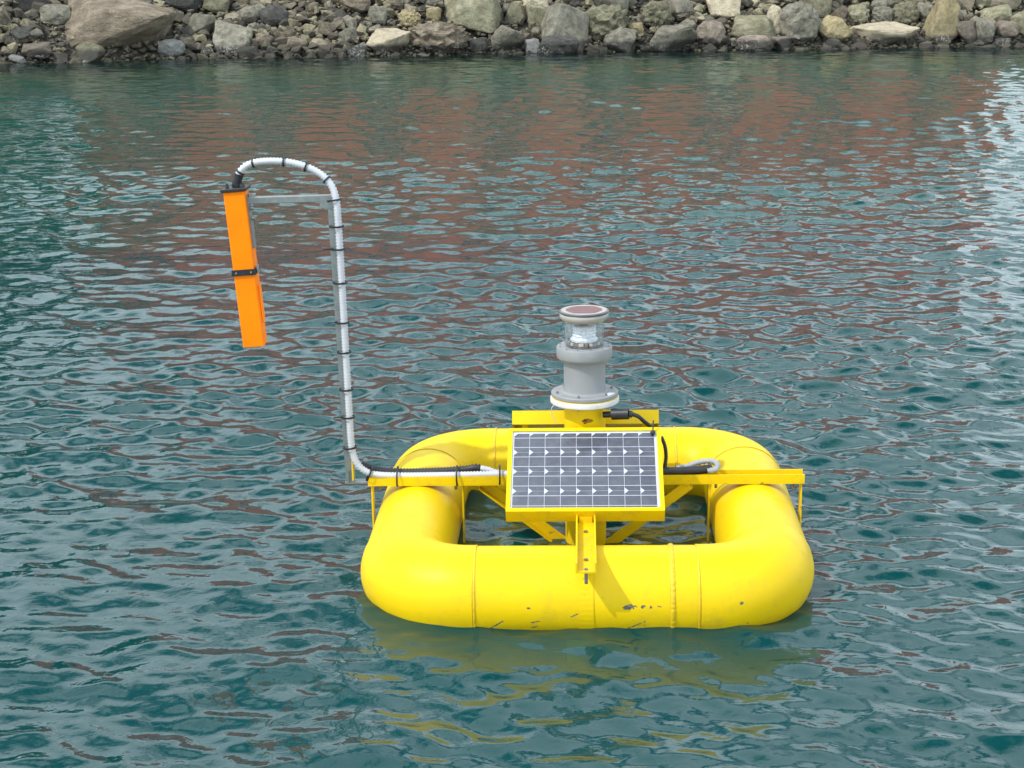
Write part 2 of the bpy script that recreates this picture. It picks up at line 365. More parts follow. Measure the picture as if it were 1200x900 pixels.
# ---- water: one sheet of real waves, finer near the camera
def water():
    rs = np.random.default_rng(11)
    k_row = 0.0024
    ys = [2.6]
    while ys[-1] < 44.0: ys.append(ys[-1] * (1 + k_row))
    ys = np.array([-60, -30, -12, -4, 0, 1.2, 2.0] + ys)
    tn = np.concatenate([[-8, -4, -2, -1.2, -0.8, -0.6, -0.5], np.arange(-0.43, 0.4301, 0.0023), [0.5, 0.6, 0.8, 1.2, 2, 4, 8]])
    Y, T = np.meshgrid(ys, tn, indexing='ij')
    X = T * np.maximum(Y, 2.6) * 1.0
    far = np.abs(T) > 0.45
    X = np.where(np.abs(T) > 0.45, np.sign(T) * (0.45 * np.maximum(Y, 2.6) + (np.abs(T) - 0.45) * 36), X)
    sp = np.maximum(k_row * np.abs(Y), 0.006); sp = np.where(far, 2.0, sp); sp = np.where(Y < 2.6, 1.0, sp)
    Z = np.zeros_like(X); DX = np.zeros_like(X); DY = np.zeros_like(X)
    # patches of rougher and calmer water
    def lownoise(seed, lam):
        r2 = np.random.default_rng(seed); A = np.zeros_like(X)
        for _ in range(9):
            a = r2.uniform(0, 2 * np.pi); kk = 2 * np.pi / (lam * r2.uniform(0.6, 1.8)); A += np.sin(kk * (X * np.cos(a) + Y * np.sin(a)) + r2.uniform(0, 6.28))
        return A / 3.0
    gust = np.clip(1.0 + 0.28 * lownoise(5, 4.5) + 0.05 * np.clip(X, -3, 3), 0.45, 1.7)
    lee = 1.0 - 0.45 * np.exp(-(((X + 1.1) / 1.3) ** 2 + ((Y - 5.6) / 1.1) ** 2))      # smoother patch beside the float
    n = 150
    lam = np.exp(rs.uniform(np.log(0.06), np.log(0.95), n))
    for L in lam:
        k = 2 * np.pi / L
        a = rs.normal(R(-97), R(42))
        slope = SLOPE * (1.0 if L < 0.28 else (0.28 / L) ** 1.15) * (1.0 if L > 0.16 else (L / 0.16) ** 0.9)
        slope *= np.sqrt(2.0 / n) * rs.uniform(0.6, 1.4)
        A = slope / k
        att = np.clip((L / sp - 2.5) / 3.0, 0, 1)
        if L < 0.6: att = att * gust * lee
        ph = k * (X * np.cos(a) + Y * np.sin(a)) + rs.uniform(0, 2 * np.pi)
        Z += att * A * np.cos(ph)
        q = 0.75 * att * A * np.sin(ph)
        DX -= q * np.cos(a); DY -= q * np.sin(a)
    # ring waves running out from the float
    X = X + DX; Y = Y + DY
    nr, nc = X.shape
    co = np.stack([X, Y, Z], -1).reshape(-1, 3).astype(np.float32)
    idx = np.arange(nr * nc).reshape(nr, nc)
    q = np.stack([idx[:-1, :-1], idx[:-1, 1:], idx[1:, 1:], idx[1:, :-1]], -1).reshape(-1, 4).astype(np.int32)
    me = bpy.data.meshes.new('water')
    me.vertices.add(len(co)); me.vertices.foreach_set('co', co.ravel())
    me.loops.add(q.size); me.loops.foreach_set('vertex_index', q.ravel())
    me.polygons.add(len(q)); me.polygons.foreach_set('loop_start', np.arange(0, q.size, 4, dtype=np.int32))
    me.polygons.foreach_set('loop_total', np.full(len(q), 4, dtype=np.int32)); me.polygons.foreach_set('use_smooth', np.ones(len(q), dtype=bool))
    me.update(); me.validate()
    return me
SLOPE = 0.235
nt = NT('harbour_water'); pos = nt.n('NewGeometry').outputs['Position']
mp = nt.n('Mapping'); nt.l(pos, mp.inputs['Vector']); mp.inputs['Scale'].default_value = (1, 1, 0)
b1 = nt.bump(nt.noise(mp.outputs[0], 11, 3, 0.5, 0.4).outputs['Fac'], 0.13, 0.030)
b1 = nt.bump(nt.noise(mp.outputs[0], 38, 2, 0.5, 0.2).outputs['Fac'], 0.07, 0.006, b1)
fr = nt.n('Fresnel'); fr.inputs['IOR'].default_value = 1.43; nt.l(b1, fr.inputs['Normal'])
gl = nt.n('BsdfGlossy'); gl.inputs['Roughness'].default_value = 0.03; nt.l(b1, gl.inputs['Normal'])
tur = nt.noise(mp.outputs[0], 0.35, 4).outputs['Fac']
di = nt.n('BsdfDiffuse'); nt.l(nt.mixc(tur, (0.0002, 0.046, 0.051), (0.0004, 0.061, 0.065)), di.inputs['Color'])
tr = nt.n('BsdfTransparent'); tr.inputs['Color'].default_value = (0.30, 0.62, 0.50, 1)
sx = nt.n('SeparateXYZ'); nt.l(pos, sx.inputs[0])
dsh = nt.math('SUBTRACT', nt.math('MULTIPLY_ADD', sx.outputs['X'], 0.236, 35.05), sx.outputs['Y'])
clr = nt.n('MapRange'); nt.l(dsh, clr.inputs[0]); clr.inputs[1].default_value = 0.2; clr.inputs[2].default_value = 7.0; clr.inputs[3].default_value = 0.88; clr.inputs[4].default_value = 0.33
tint = nt.n('MapRange'); nt.l(dsh, tint.inputs[0]); tint.inputs[1].default_value = 0.2; tint.inputs[2].default_value = 6.0
nt.l(nt.mixc(tint.outputs[0], (0.80, 0.86, 0.70), (0.34, 0.74, 0.50)), tr.inputs['Color'])
mu = nt.n('MixShader'); nt.l(clr.outputs[0], mu.inputs[0]); nt.l(di.outputs[0], mu.inputs[1]); nt.l(tr.outputs[0], mu.inputs[2])
ms = nt.n('MixShader'); nt.l(fr.outputs[0], ms.inputs[0]); nt.l(mu.outputs[0], ms.inputs[1]); nt.l(gl.outputs[0], ms.inputs[2])
nt.l(ms.outputs[0], nt.out.inputs['Surface'])
tag(obj('water', water(), nt.m), kind='structure')

# ------------------------------------------------------------------ what the water mirrors: a red-brown building and trees on the bank
def building():
    M_BRICK = mat_simple('red_brown_brick', (0.68, 0.17, 0.105), 0.85, 0, 0.2, 1.2, 0.2, dirt=(0.52, 0.155, 0.10))
    M_ROOF = mat_simple('brown_roof_tile', (0.52, 0.15, 0.095), 0.8, 0, 0.2, 2.0, 0.3)
    M_FRAME = mat_simple('window_frame_paint', (0.62, 0.60, 0.55), 0.5)
    M_PANE = mat_simple('window_glass', (0.03, 0.035, 0.04), 0.08)
    M_STONE = mat_simple('stone_trim', (0.40, 0.33, 0.27), 0.8)
    b = bpy.data.objects.new('warehouse', None); C.objects.link(b); b.location = (0.4, 46.5, 2.2); b.rotation_euler = (0, 0, R(9))
    tag(b, 'long red-brown brick building mirrored in the rippled water', 'building')
    W, D, Hh = 23.0, 8.0, 6.2
    xs = [-W / 2 + 1.7 + i * 2.8 for i in range(8)]
    bm = bmesh.new()          # front wall with window openings, then plain side and back walls
    edges = [-W / 2]
    for x in xs: edges += [x - 0.6, x + 0.6]
    edges.append(W / 2)
    for i, (a, c) in enumerate(zip(edges, edges[1:])):
        if i % 2 == 0: box(bm, ((a + c) / 2, -D / 2, Hh / 2), (c - a, 0.35, Hh))
        else:
            box(bm, ((a + c) / 2, -D / 2, 0.5), (c - a, 0.345, 1.0)); box(bm, ((a + c) / 2, -D / 2, (3.0 + Hh) / 2), (c - a, 0.345, Hh - 3.0))
    box(bm, (0, D / 2, Hh / 2), (W, 0.35, Hh))
    for s in (-1, 1): box(bm, (s * (W / 2 - 0.175), 0, Hh / 2 - 0.002), (0.35, D - 0.36, Hh - 0.004))
    obj('wall', bm, M_BRICK, b)
    bm = bmesh.new(); e = 0.5
    P = [(-W / 2 - e, -D / 2 - e, Hh), (W / 2 + e, -D / 2 - e, Hh), (W / 2 + e, D / 2 + e, Hh), (-W / 2 - e, D / 2 + e, Hh), (-W / 2 - e, 0, Hh + 1.7), (W / 2 + e, 0, Hh + 1.7)]
    v = [bm.verts.new(p) for p in P]
    for f in ((0, 1, 5, 4), (2, 3, 4, 5), (0, 4, 3), (1, 2, 5), (3, 2, 1, 0)): bm.faces.new([v[i] for i in f])
    rf = obj('roof', bm, M_ROOF, b)
    for cx in (-7.0, 6.0):
        bm = bmesh.new(); box(bm, (cx, 0.6, Hh + 1.8), (0.8, 0.6, 1.6)); box(bm, (cx, 0.6, Hh + 2.65), (0.95, 0.75, 0.1)); obj('chimney', bm, M_BRICK, rf)
    for x in xs:
        bm = bmesh.new()
        for s in (-1, 1): box(bm, (x + s * 0.56, -D / 2 + 0.05, 2.0), (0.08, 0.1, 2.0))
        box(bm, (x, -D / 2 + 0.05, 1.04), (1.04, 0.1, 0.08)); box(bm, (x, -D / 2 + 0.05, 2.96), (1.04, 0.1, 0.08)); box(bm, (x, -D / 2 + 0.05, 2.0), (1.04, 0.06, 0.05)); box(bm, (x, -D / 2 + 0.05, 2.0), (0.05, 0.065, 1.84))
        w = obj('window', bm, M_FRAME, b)
        bm = bmesh.new(); box(bm, (x, -D / 2 + 0.06, 2.0), (1.04, 0.02, 1.84)); obj('pane', bm, M_PANE, w)
        bm = bmesh.new(); box(bm, (x, -D / 2 - 0.12, 0.95), (1.4, 0.24, 0.1)); obj('sill', bm, M_STONE, w)
building()

M_BARK = mat_simple('tree_bark', (0.10, 0.075, 0.05), 0.9, 0, 0.25, 8, 0.6)
nt = NT('tree_leaf'); oi = nt.n('ObjectInfo'); pos = nt.n('NewGeometry').outputs['Position']
lc = nt.ramp(nt.noise(pos, 1.5, 4).outputs['Fac'], [(0.3, (0.035, 0.065, 0.018)), (0.7, (0.095, 0.13, 0.04))]).outputs['Color']
nt.pbr(lc, 0.6); M_LEAF = nt.m
def tree(x, y, h, rad, label, seed):
    rs = random.Random(seed); z0 = bank_z(x, y) - 0.1
    t = bpy.data.objects.new('tree', None); C.objects.link(t); t.location = (x, y, z0); tag(t, label, 'tree')
    bm = bmesh.new(); tips = []
    tp = [Vector((0, 0, 0)), Vector((rs.uniform(-.1, .1), 0, h * .3)), Vector((rs.uniform(-.3, .3), rs.uniform(-.2, .2), h * .6)), Vector((0, 0, h * .92))]
    path = resample(tp, 0.3); tube(bm, path, lambda i: max(0.16 * (1 - i / len(path)), 0.02) * h / 6, 8)
    for i in range(20):
        s = path[int(len(path) * rs.uniform(.14, .95))]; a = rs.uniform(0, 6.28); L = rad * rs.uniform(.5, 1.0)
        e = s + Vector((math.cos(a) * L, math.sin(a) * L, L * rs.uniform(.0, .6)))
        pp = resample([s, s.lerp(e, .5) + Vector((0, 0, .15)), e], 0.25); tube(bm, pp, lambda i: 0.05 * (1 - i / (len(pp) + 1)), 5); tips += [e, s.lerp(e, .65)]
    obj('trunk', bm, M_BARK, t, 60)
    bm = bmesh.new()
    for c in tips + [Vector((0, 0, h * .95))]:
        cr = rad * rs.uniform(.28, .5)
        for k in range(230):
            d = Vector((rs.gauss(0, 1), rs.gauss(0, 1), rs.gauss(0, .8))).normalized() * cr * rs.random() ** .4
            p = c + d; q = Vector((rs.gauss(0, 1), rs.gauss(0, 1), rs.gauss(0, 1))).normalized(); u = q.orthogonal().normalized(); w = q.cross(u); s_ = rs.uniform(.11, .22)
            bm.faces.new([bm.verts.new(p + u * s_), bm.verts.new(p + w * s_ * .5), bm.verts.new(p - u * s_), bm.verts.new(p - w * s_ * .5)])
    obj('crown', bm, M_LEAF, t)
tree(-12.0, 38.4, 6.0, 2.4, 'broad dark green tree at the end of the brick building', 1)
tree(-15.6, 39.6, 7.2, 2.8, 'tallest green tree beside the rocky bank', 2)
tree(-19.6, 39.6, 5.6, 2.5, 'shorter green tree past the tallest tree', 3)

# ------------------------------------------------------------------ rocks of the bank
def rock_mesh(name, seed, sub=3, cuts=11, rough=0.10, lump=0.0, flat=0.0):
    rs = random.Random(seed); bm = bmesh.new()
    o = Vector((rs.uniform(0, 50), rs.uniform(0, 50), rs.uniform(0, 50)))
    if lump:                                    # lumpy, encrusted
        bmesh.ops.create_icosphere(bm, subdivisions=sub, radius=1.0)
        for v in bm.verts:
            p = v.co.copy()
            for e in (0.35,): p = Vector([math.copysign(abs(c) ** 0.8, c) for c in p])
            p += p.normalized() * (lump * (abs(mnoise.noise(p * 3.2 + o)) * 1.6 - 0.35) + rough * mnoise.fractal(p * 1.9 + o, 0.9, 2.0, 5))
            v.co = p
    else:                                       # broken, faceted: a hull of scattered points, edges worn
        for _ in range(cuts + 10):
            p = Vector((rs.gauss(0, 1), rs.gauss(0, 1), rs.gauss(0, 1))).normalized()
            p = Vector([math.copysign(abs(c) ** rs.uniform(.45, .8), c) for c in p]) * rs.uniform(.9, 1.04)
            if flat: p.z = min(p.z, flat + p.y * .25)
            bm.verts.new(p)
        r = bmesh.ops.convex_hull(bm, input=bm.verts)
        bmesh.ops.delete(bm, geom=list({g for g in r['geom_interior'] + r['geom_unused'] if isinstance(g, bmesh.types.BMVert)}), context='VERTS')
        bmesh.ops.dissolve_limit(bm, angle_limit=R(14), verts=bm.verts, edges=bm.edges)
        bmesh.ops.bevel(bm, geom=list(bm.edges), offset=0.07, segments=2, affect='EDGES', profile=0.5)
        bmesh.ops.triangulate(bm, faces=bm.faces)
        for _ in range(max(sub - 1, 2)):
            es = [e for e in bm.edges if e.calc_length() > (0.26 if sub < 4 else 0.13)]
            if es: bmesh.ops.subdivide_edges(bm, edges=es, cuts=1, use_grid_fill=False)
            bmesh.ops.triangulate(bm, faces=bm.faces)
        bm.normal_update()
        for v in bm.verts:
            p = v.co; v.co = p + v.normal * (rough * 1.1 * mnoise.fractal(p * 2.3 + o, 0.8, 2.0, 5) - rough * .8 * max(0, mnoise.noise(p * 1.3 + o * 2)))
    zs = sorted(v.co.z for v in bm.verts); top_w = [v.co.x ** 2 + v.co.y ** 2 for v in bm.verts if v.co.z > 0]; bot_w = [v.co.x ** 2 + v.co.y ** 2 for v in bm.verts if v.co.z <= 0]
    if not flat and sum(top_w) / max(len(top_w), 1) > sum(bot_w) / max(len(bot_w), 1):      # broad side down
        for v in bm.verts: v.co.z = -v.co.z
    lo = [min(v.co[i] for v in bm.verts) for i in range(3)]; hi = [max(v.co[i] for v in bm.verts) for i in range(3)]
    for v in bm.verts: v.co = Vector([(v.co[i] - lo[i]) / (hi[i] - lo[i]) * 2 - 1 for i in range(3)])
    bmesh.ops.recalc_face_normals(bm, faces=bm.faces)
    me = bpy.data.meshes.new(name); bm.to_mesh(me); bm.free()
    me.polygons.foreach_set('use_smooth', [True] * len(me.polygons)); me.set_sharp_from_angle(angle=R(28))
    return me

def pix_ray(px, py):
    x = (px - 600) / F_PX; u = -(py - 450) / F_PX
    return Vector((x, math.cos(PITCH) + u * math.sin(PITCH), -math.sin(PITCH) + u * math.cos(PITCH)))
def on_bank(px, py):
    d = pix_ray(px, py); t = 30.0
    while t < 60:
        p = Vector((0, 0, CAM_H)) + d * t
        if p.z < bank_z(p.x, p.y) or p.z < -0.05: return p, t
        t += 0.01
    return p, t

HERO = [  # x0, y0, x1, y1 in the photograph, rock kind, shape (cuts, lump, flat), name, label
    (62, -6, 199, 61, 'brown', (7, 0, .55), 'huge brown-grey boulder with undercut foot on the bank'),
    (24, 51, 64, 74, 'pink', (8, 0, .5), 'low pinkish-tan rock half in the water beside the huge boulder'),
    (10, 65, 30, 77, 'pale', (9, 0, 0), 'little pale wet rock in front of the low pinkish-tan rock'),
    (184, 47, 216, 68, 'pale', (8, .15, 0), 'pale barnacled rock at the waterline under the huge boulder'),
    (250, 25, 294, 61, 'grey', (7, 0, 0), 'dark grey angular boulder standing on the rubble'),
    (48, 6, 82, 30, 'grey', (8, 0, 0), 'grey sharp-edged rock leaning on the huge boulder'),
    (192, -12, 234, 13, 'dark', (9, 0, 0), 'dark rounded boulder above the huge boulder'),
    (238, -6, 270, 18, 'olive', (6, 0, 0), 'olive angular rock above the dark grey angular boulder'),
    (390, -12, 434, 16, 'brown', (9, 0, 0), 'dark brown rounded boulder high in the fine rubble'),
    (431, 8, 454, 29, 'grey', (14, 0, 0), 'round grey-green cobble below the dark brown boulder'),
    (430, 35, 480, 66, 'tan', (8, 0, .5), 'two-tone rock, tan above and whitish below, at the waterline'),
    (476, 27, 548, 64, 'brown', (14, .35, 0), 'rough brown encrusted mound at the waterline'),
    (520, -14, 590, 39, 'olive', (5, 0, 0), 'large square olive-green boulder over dark hollows'),
    (499, 9, 517, 25, 'ochre', (12, 0, 0), 'small yellow stone beside the large square olive boulder'),
    (576, 31, 614, 64, 'grey', (6, 0, 0), 'grey boulder with a pale slanted face under the olive boulder'),
    (395, 33, 419, 51, 'grey', (9, 0, 0), 'grey cobble in dark rubble near the two-tone rock'),
    (466, 11, 494, 35, 'ochre', (12, .3, 0), 'knobbly yellow-olive rock above the encrusted mound'),
    (549, 45, 574, 64, 'dark', (9, 0, 0), 'small dark wet rock beside the encrusted mound'),
    (616, 1, 642, 33, 'olive', (5, 0, 0), 'sharp upright olive rock beside the big smooth grey boulder'),
    (592, 4, 618, 30, 'olive', (7, 0, 0), 'olive block between the square boulder and the upright rock'),
    (635, 5, 690, 61, 'grey', (5, 0, 0), 'big smooth grey boulder with a pointed top'),
    (632, 42, 678, 67, 'dark', (8, .1, 0), 'black wet rock in front of the big smooth grey boulder'),
    (615, 46, 634, 65, 'pale', (8, 0, 0), 'narrow pale barnacled rock beside the black wet rock'),
    (680, 6, 738, 52, 'olive', (16, .45, 0), 'lumpy olive encrusted rock beside the smooth grey boulder'),
    (694, -12, 738, 20, 'grey', (6, 0, .6), 'flat-faced grey rock on top of the lumpy olive rock'),
    (706, 33, 747, 62, 'grey', (5, 0, 0), 'grey wedge rock with dark underside at the waterline'),
    (736, 27, 754, 44, 'ochre', (8, 0, 0), 'yellow stone wedged behind the grey wedge rock'),
    (750, 1, 792, 33, 'olive', (14, .35, 0), 'round knobbly olive boulder above the yellow wedged stone'),
    (761, 30, 817, 64, 'grey', (5, 0, 0), 'faceted grey boulder with white drips at the waterline'),
    (827, -8, 868, 21, 'tan', (6, 0, 0), 'cream-coloured boulder high on the bank'),
    (815, 25, 852, 56, 'pink', (10, .15, 0), 'rough pinkish-grey rock beside the faceted grey boulder'),
    (857, 19, 912, 50, 'olive', (6, 0, 0), 'cracked olive-grey block under the cream boulder'),
    (863, 42, 908, 63, 'pink', (12, .12, 0), 'purplish-grey rock at the waterline under the cracked block'),
    (913, 3, 962, 53, 'grey', (9, .18, 0), 'pitted light grey boulder with holes'),
    (898, 6, 918, 44, 'tan', (8, .1, 0), 'narrow tan rock against the pitted grey boulder'),
    (900, 44, 930, 62, 'pink', (9, 0, 0), 'dull brown rock in the water under the pitted boulder'),
    (960, 19, 998, 50, 'ochre', (6, 0, 0), 'wedge rock with a bright yellow-tan top'),
    (938, -12, 976, 19, 'olive', (6, 0, 0), 'olive block above the bright-topped wedge rock'),
    (995, 27, 1076, 56, 'tan', (6, 0, .3), 'long flat pale slab at the waterline'),
    (1076, -10, 1122, 48, 'ochre', (5, 0, 0), 'tall pointed ochre boulder beside the pale slab'),
    (991, 6, 1020, 29, 'olive', (12, .2, 0), 'rough olive stone above one end of the pale slab'),
    (1022, 8, 1048, 29, 'grey', (12, .2, 0), 'rough grey stone behind the middle of the pale slab'),
    (1046, 2, 1078, 29, 'olive', (12, .25, 0), 'knobbly greenish stone against the tall ochre boulder'),
    (1116, 25, 1146, 54, 'pink', (6, 0, 0), 'pale lilac-grey block at the waterline'),
    (1138, 20, 1168, 51, 'grey', (5, 0, 0), 'grey wedge leaning on the pale lilac-grey block'),
    (1151, 6, 1186, 31, 'olive', (5, 0, 0), 'greenish-grey pointed block above the leaning wedge'),
    (1158, -8, 1198, 13, 'tan', (6, 0, .4), 'long thin tan rock lying high on the bank'),
    (1168, 25, 1194, 47, 'pink', (8, 0, 0), 'pinkish stone beside the leaning wedge'),
    (1116, -10, 1142, 14, 'tan', (7, 0, 0), 'pale stone above the lilac-grey block'),
    (1184, 14, 1216, 44, 'olive', (7, 0, 0), 'olive boulder beside the pinkish stone'),
]
foot = []
for i, (x0, y0, x1, y1, kind, (cuts, lump, flat), label) in enumerate(HERO):
    p, t = on_bank((x0 + x1) / 2, y1 - 1)
    dep = t; w = (x1 - x0) * dep / F_PX * 1.04; h = (y1 - y0) * dep / F_PX * 1.06; dd = 0.75 * min(w, h * 1.6)
    sub = 5 if w > 1.5 else 4
    me = rock_mesh('boulder', 100 + i, sub, cuts, 0.045 if lump == 0 else 0.12, lump, flat)
    o = obj('boulder' if w > 0.5 else 'stone', me, M_ROCK[kind])
    o.location = (p.x, p.y + dd * 0.30, p.z + h * 0.42); o.scale = (w / 2, dd / 2, h / 2)
    if i == 0: o.rotation_euler = (R(6), R(-3), 0)
    tag(o, label, 'rock', 'rocks of the rubble bank')
    foot.append((p.x, p.y + dd * .30, w / 2, dd / 2))

SHORT = ['huge brown-grey boulder', 'low pinkish-tan rock', 'little pale wet rock', 'pale barnacled rock', 'dark grey angular boulder', 'grey sharp-edged rock', 'dark rounded boulder',
    'olive angular rock', 'dark brown rounded boulder', 'round grey-green cobble', 'two-tone tan and whitish rock', 'brown encrusted mound', 'large square olive boulder', 'small yellow stone',
    'grey boulder with a pale slanted face', 'grey cobble', 'knobbly yellow-olive rock', 'small dark wet rock', 'sharp upright olive rock', 'olive block', 'big smooth grey boulder', 'black wet rock',
    'narrow pale barnacled rock', 'lumpy olive encrusted rock', 'flat-faced grey rock', 'grey wedge rock', 'yellow wedged stone', 'round knobbly olive boulder', 'faceted grey boulder', 'cream boulder',
    'rough pinkish-grey rock', 'cracked olive-grey block', 'purplish-grey rock', 'pitted light grey boulder', 'narrow tan rock', 'dull brown rock', 'bright-topped wedge rock', 'olive block over the wedge rock',
    'long flat pale slab', 'tall pointed ochre boulder', 'rough olive stone', 'rough grey stone', 'knobbly greenish stone', 'pale lilac-grey block', 'leaning grey wedge', 'greenish-grey pointed block',
    'long thin tan rock', 'pinkish stone', 'pale stone', 'olive boulder']
KINDS = {'brown': ('brown-grey', 'brown-grey stones of the bank'), 'grey': ('plain grey', 'grey stones of the bank'), 'olive': ('olive-green', 'olive stones of the bank'),
         'tan': ('tan', 'tan stones of the bank'), 'dark': ('blackish', 'dark stones of the bank')}
proto = [rock_mesh('stone', 500 + k, 3, 5 + k % 6, 0.05, (0.2 if k % 4 == 3 else 0)) for k in range(14)]
rs = random.Random(21); placed = []; tries = 0
kind_mesh = {}
while len(placed) < 245 and tries < 60000:
    tries += 1
    x = rs.uniform(-11.5, 13.5); d = rs.uniform(-0.12, 2.3) ; y = shore_y(x) + d
    if abs(x / y) > 0.315: continue
    r = rs.choice((.12, .14, .17, .20, .25, .32)) * (1.0 if x > -1 else .85) * rs.uniform(.85, 1.2)
    if any(((x - a) / (c + r * .6)) ** 2 + ((y - b) / (e + r * .6)) ** 2 < 1 for a, b, c, e in foot): continue
    if any((x - a) ** 2 + (y - b) ** 2 < (0.72 * (r + c)) ** 2 for a, b, c in placed): continue
    placed.append((x, y, r))
    if x < 0: kind = rs.choice(('brown', 'brown', 'brown', 'grey', 'dark', 'grey', 'tan', 'olive'))
    else: kind = rs.choice(('olive', 'olive', 'grey', 'tan', 'grey', 'brown', 'dark'))
    k = rs.randrange(len(proto))
    if (k, kind) not in kind_mesh:
        m2 = proto[k].copy(); m2.materials.append(M_ROCK[kind]); kind_mesh[(k, kind)] = m2
    o = bpy.data.objects.new('stone', kind_mesh[(k, kind)]); C.objects.link(o)
    s = (r * rs.uniform(.85, 1.25), r * rs.uniform(.8, 1.1), r * rs.uniform(.6, .95))
    o.location = (x, y, bank_z(x, y) + s[2] * 0.35); o.scale = s; o.rotation_euler = (rs.uniform(-.5, .3), rs.uniform(-.4, .4), rs.uniform(0, 6.28))
    hi = min(range(len(foot)), key=lambda q: (foot[q][0] - x) ** 2 + (foot[q][1] - y) ** 2); dy = y - foot[hi][1]
    rel = 'up the bank from' if dy > foot[hi][3] + r * .4 else 'down the bank from' if dy < -foot[hi][3] - r * .4 else 'beside'
    size = 'small' if r < .15 else 'large' if r > .25 else 'middling'
    tag(o, f'{size} {KINDS[kind][0]} stone {rel} the {SHORT[hi]}', 'rock', KINDS[kind][1])

def rubble():
    rs = np.random.default_rng(3); base = []
    for k in range(10):
        bm = bmesh.new(); r2 = random.Random(k)
        for _ in range(13):
            p = Vector((r2.gauss(0, 1), r2.gauss(0, 1), r2.gauss(0, 1))).normalized(); bm.verts.new(Vector([math.copysign(abs(c) ** .7, c) for c in p]) * r2.uniform(.8, 1.1))
        r = bmesh.ops.convex_hull(bm, input=bm.verts)
        bmesh.ops.delete(bm, geom=list({g for g in r['geom_interior'] + r['geom_unused'] if isinstance(g, bmesh.types.BMVert)}), context='VERTS')
        bmesh.ops.triangulate(bm, faces=bm.faces); bm.verts.index_update(); bm.verts.ensure_lookup_table()
        base.append((np.array([v.co[:] for v in bm.verts]), np.array([[v.index for v in f.verts] for f in bm.faces]))); bm.free()
    V, Fc, off = [], [], 0
    N = 13000
    for i in range(N):
        x = rs.uniform(-19, 20); d = rs.uniform(-0.3, 2.7); y = shore_y(x) + d
        big = i < 5200
        r = rs.uniform(.075, .16) if big else 0.03 + 0.05 * rs.random() ** 2.0
        if big and any(abs(x - a) < c + .05 and b - e - .16 < y < b + e for a, b, c, e in foot): r *= .42
        v, f = base[i % 10]; a = rs.uniform(0, 6.28); ca, sa = np.cos(a), np.sin(a)
        w = v * np.array([r * rs.uniform(.8, 1.4), r, r * rs.uniform(.6, .95)])
        t = rs.uniform(-.6, .6); ct, st = np.cos(t), np.sin(t); w = np.stack([w[:, 0], w[:, 1] * ct - w[:, 2] * st, w[:, 1] * st + w[:, 2] * ct], 1)
        w = np.stack([w[:, 0] * ca - w[:, 1] * sa + x, w[:, 0] * sa + w[:, 1] * ca + y, w[:, 2] + bank_z(x, y) + r * 0.3 + rs.uniform(0, .06)], 1)
        V.append(w); Fc.append(f + off); off += len(v)
    me = bpy.data.meshes.new('rubble'); me.from_pydata(np.concatenate(V).tolist(), [], np.concatenate(Fc).tolist()); return me
nt = NT('rubble_stone'); g = nt.n('NewGeometry'); pos = g.outputs['Position']; ri = g.outputs['Random Per Island']
c = nt.ramp(ri, [(0.0, (0.03, 0.026, 0.02)), (0.35, (0.085, 0.07, 0.05)), (0.6, (0.15, 0.126, 0.086)), (0.85, (0.22, 0.195, 0.115)), (1.0, (0.34, 0.295, 0.19))]).outputs['Color']
c = nt.mixc(nt.ramp(nt.noise(pos, 18, 5, .7).outputs['Fac'], [(0.35, 0.6), (0.6, 0.0)]).outputs['Color'], c, (0.05, 0.045, 0.035))
sep = nt.n('SeparateXYZ'); nt.l(pos, sep.inputs[0]); wet = nt.n('MapRange'); nt.l(sep.outputs['Z'], wet.inputs[0]); wet.inputs[1].default_value = 0.26; wet.inputs[2].default_value = 0.12
c = nt.mixc(nt.math('MULTIPLY', wet.outputs[0], 0.75), c, (0.02, 0.018, 0.014))
nt.pbr(c, 0.85, 0, nt.bump(nt.noise(pos, 40, 4).outputs['Fac'], .6, .02))
tag(obj('rubble', rubble(), nt.m), 'small broken stones filling the gaps between the bank boulders', 'rubble', kind='stuff')

# ------------------------------------------------------------------ the buoy
BX, BY, BZ, YAW, ROLL = 0.306, 6.692, 0.077, -0.039, 0.019
RA, RB, RT, RBEND = 0.694, 0.771, 0.174, 0.262
buoy = bpy.data.objects.new('buoy', None); C.objects.link(buoy)
buoy.location = (BX, BY, BZ); buoy.rotation_euler = (0, -ROLL, YAW)
tag(buoy, 'yellow square pipe buoy with solar panels, grey lantern and tall sensor mast', 'buoy')
MB = Matrix.Rotation(YAW, 3, 'Z') @ Matrix.Rotation(-ROLL, 3, 'Y')
def loc(px, py, y=0.0):
    """pixel of the photograph -> point of the buoy on the plane at depth y (buoy frame)"""
    o = MB.transposed() @ (Vector((0, 0, CAM_H)) - Vector((BX, BY, BZ))); d = MB.transposed() @ pix_ray(px, py)
    t = (y - o.y) / d.y; return o + d * t

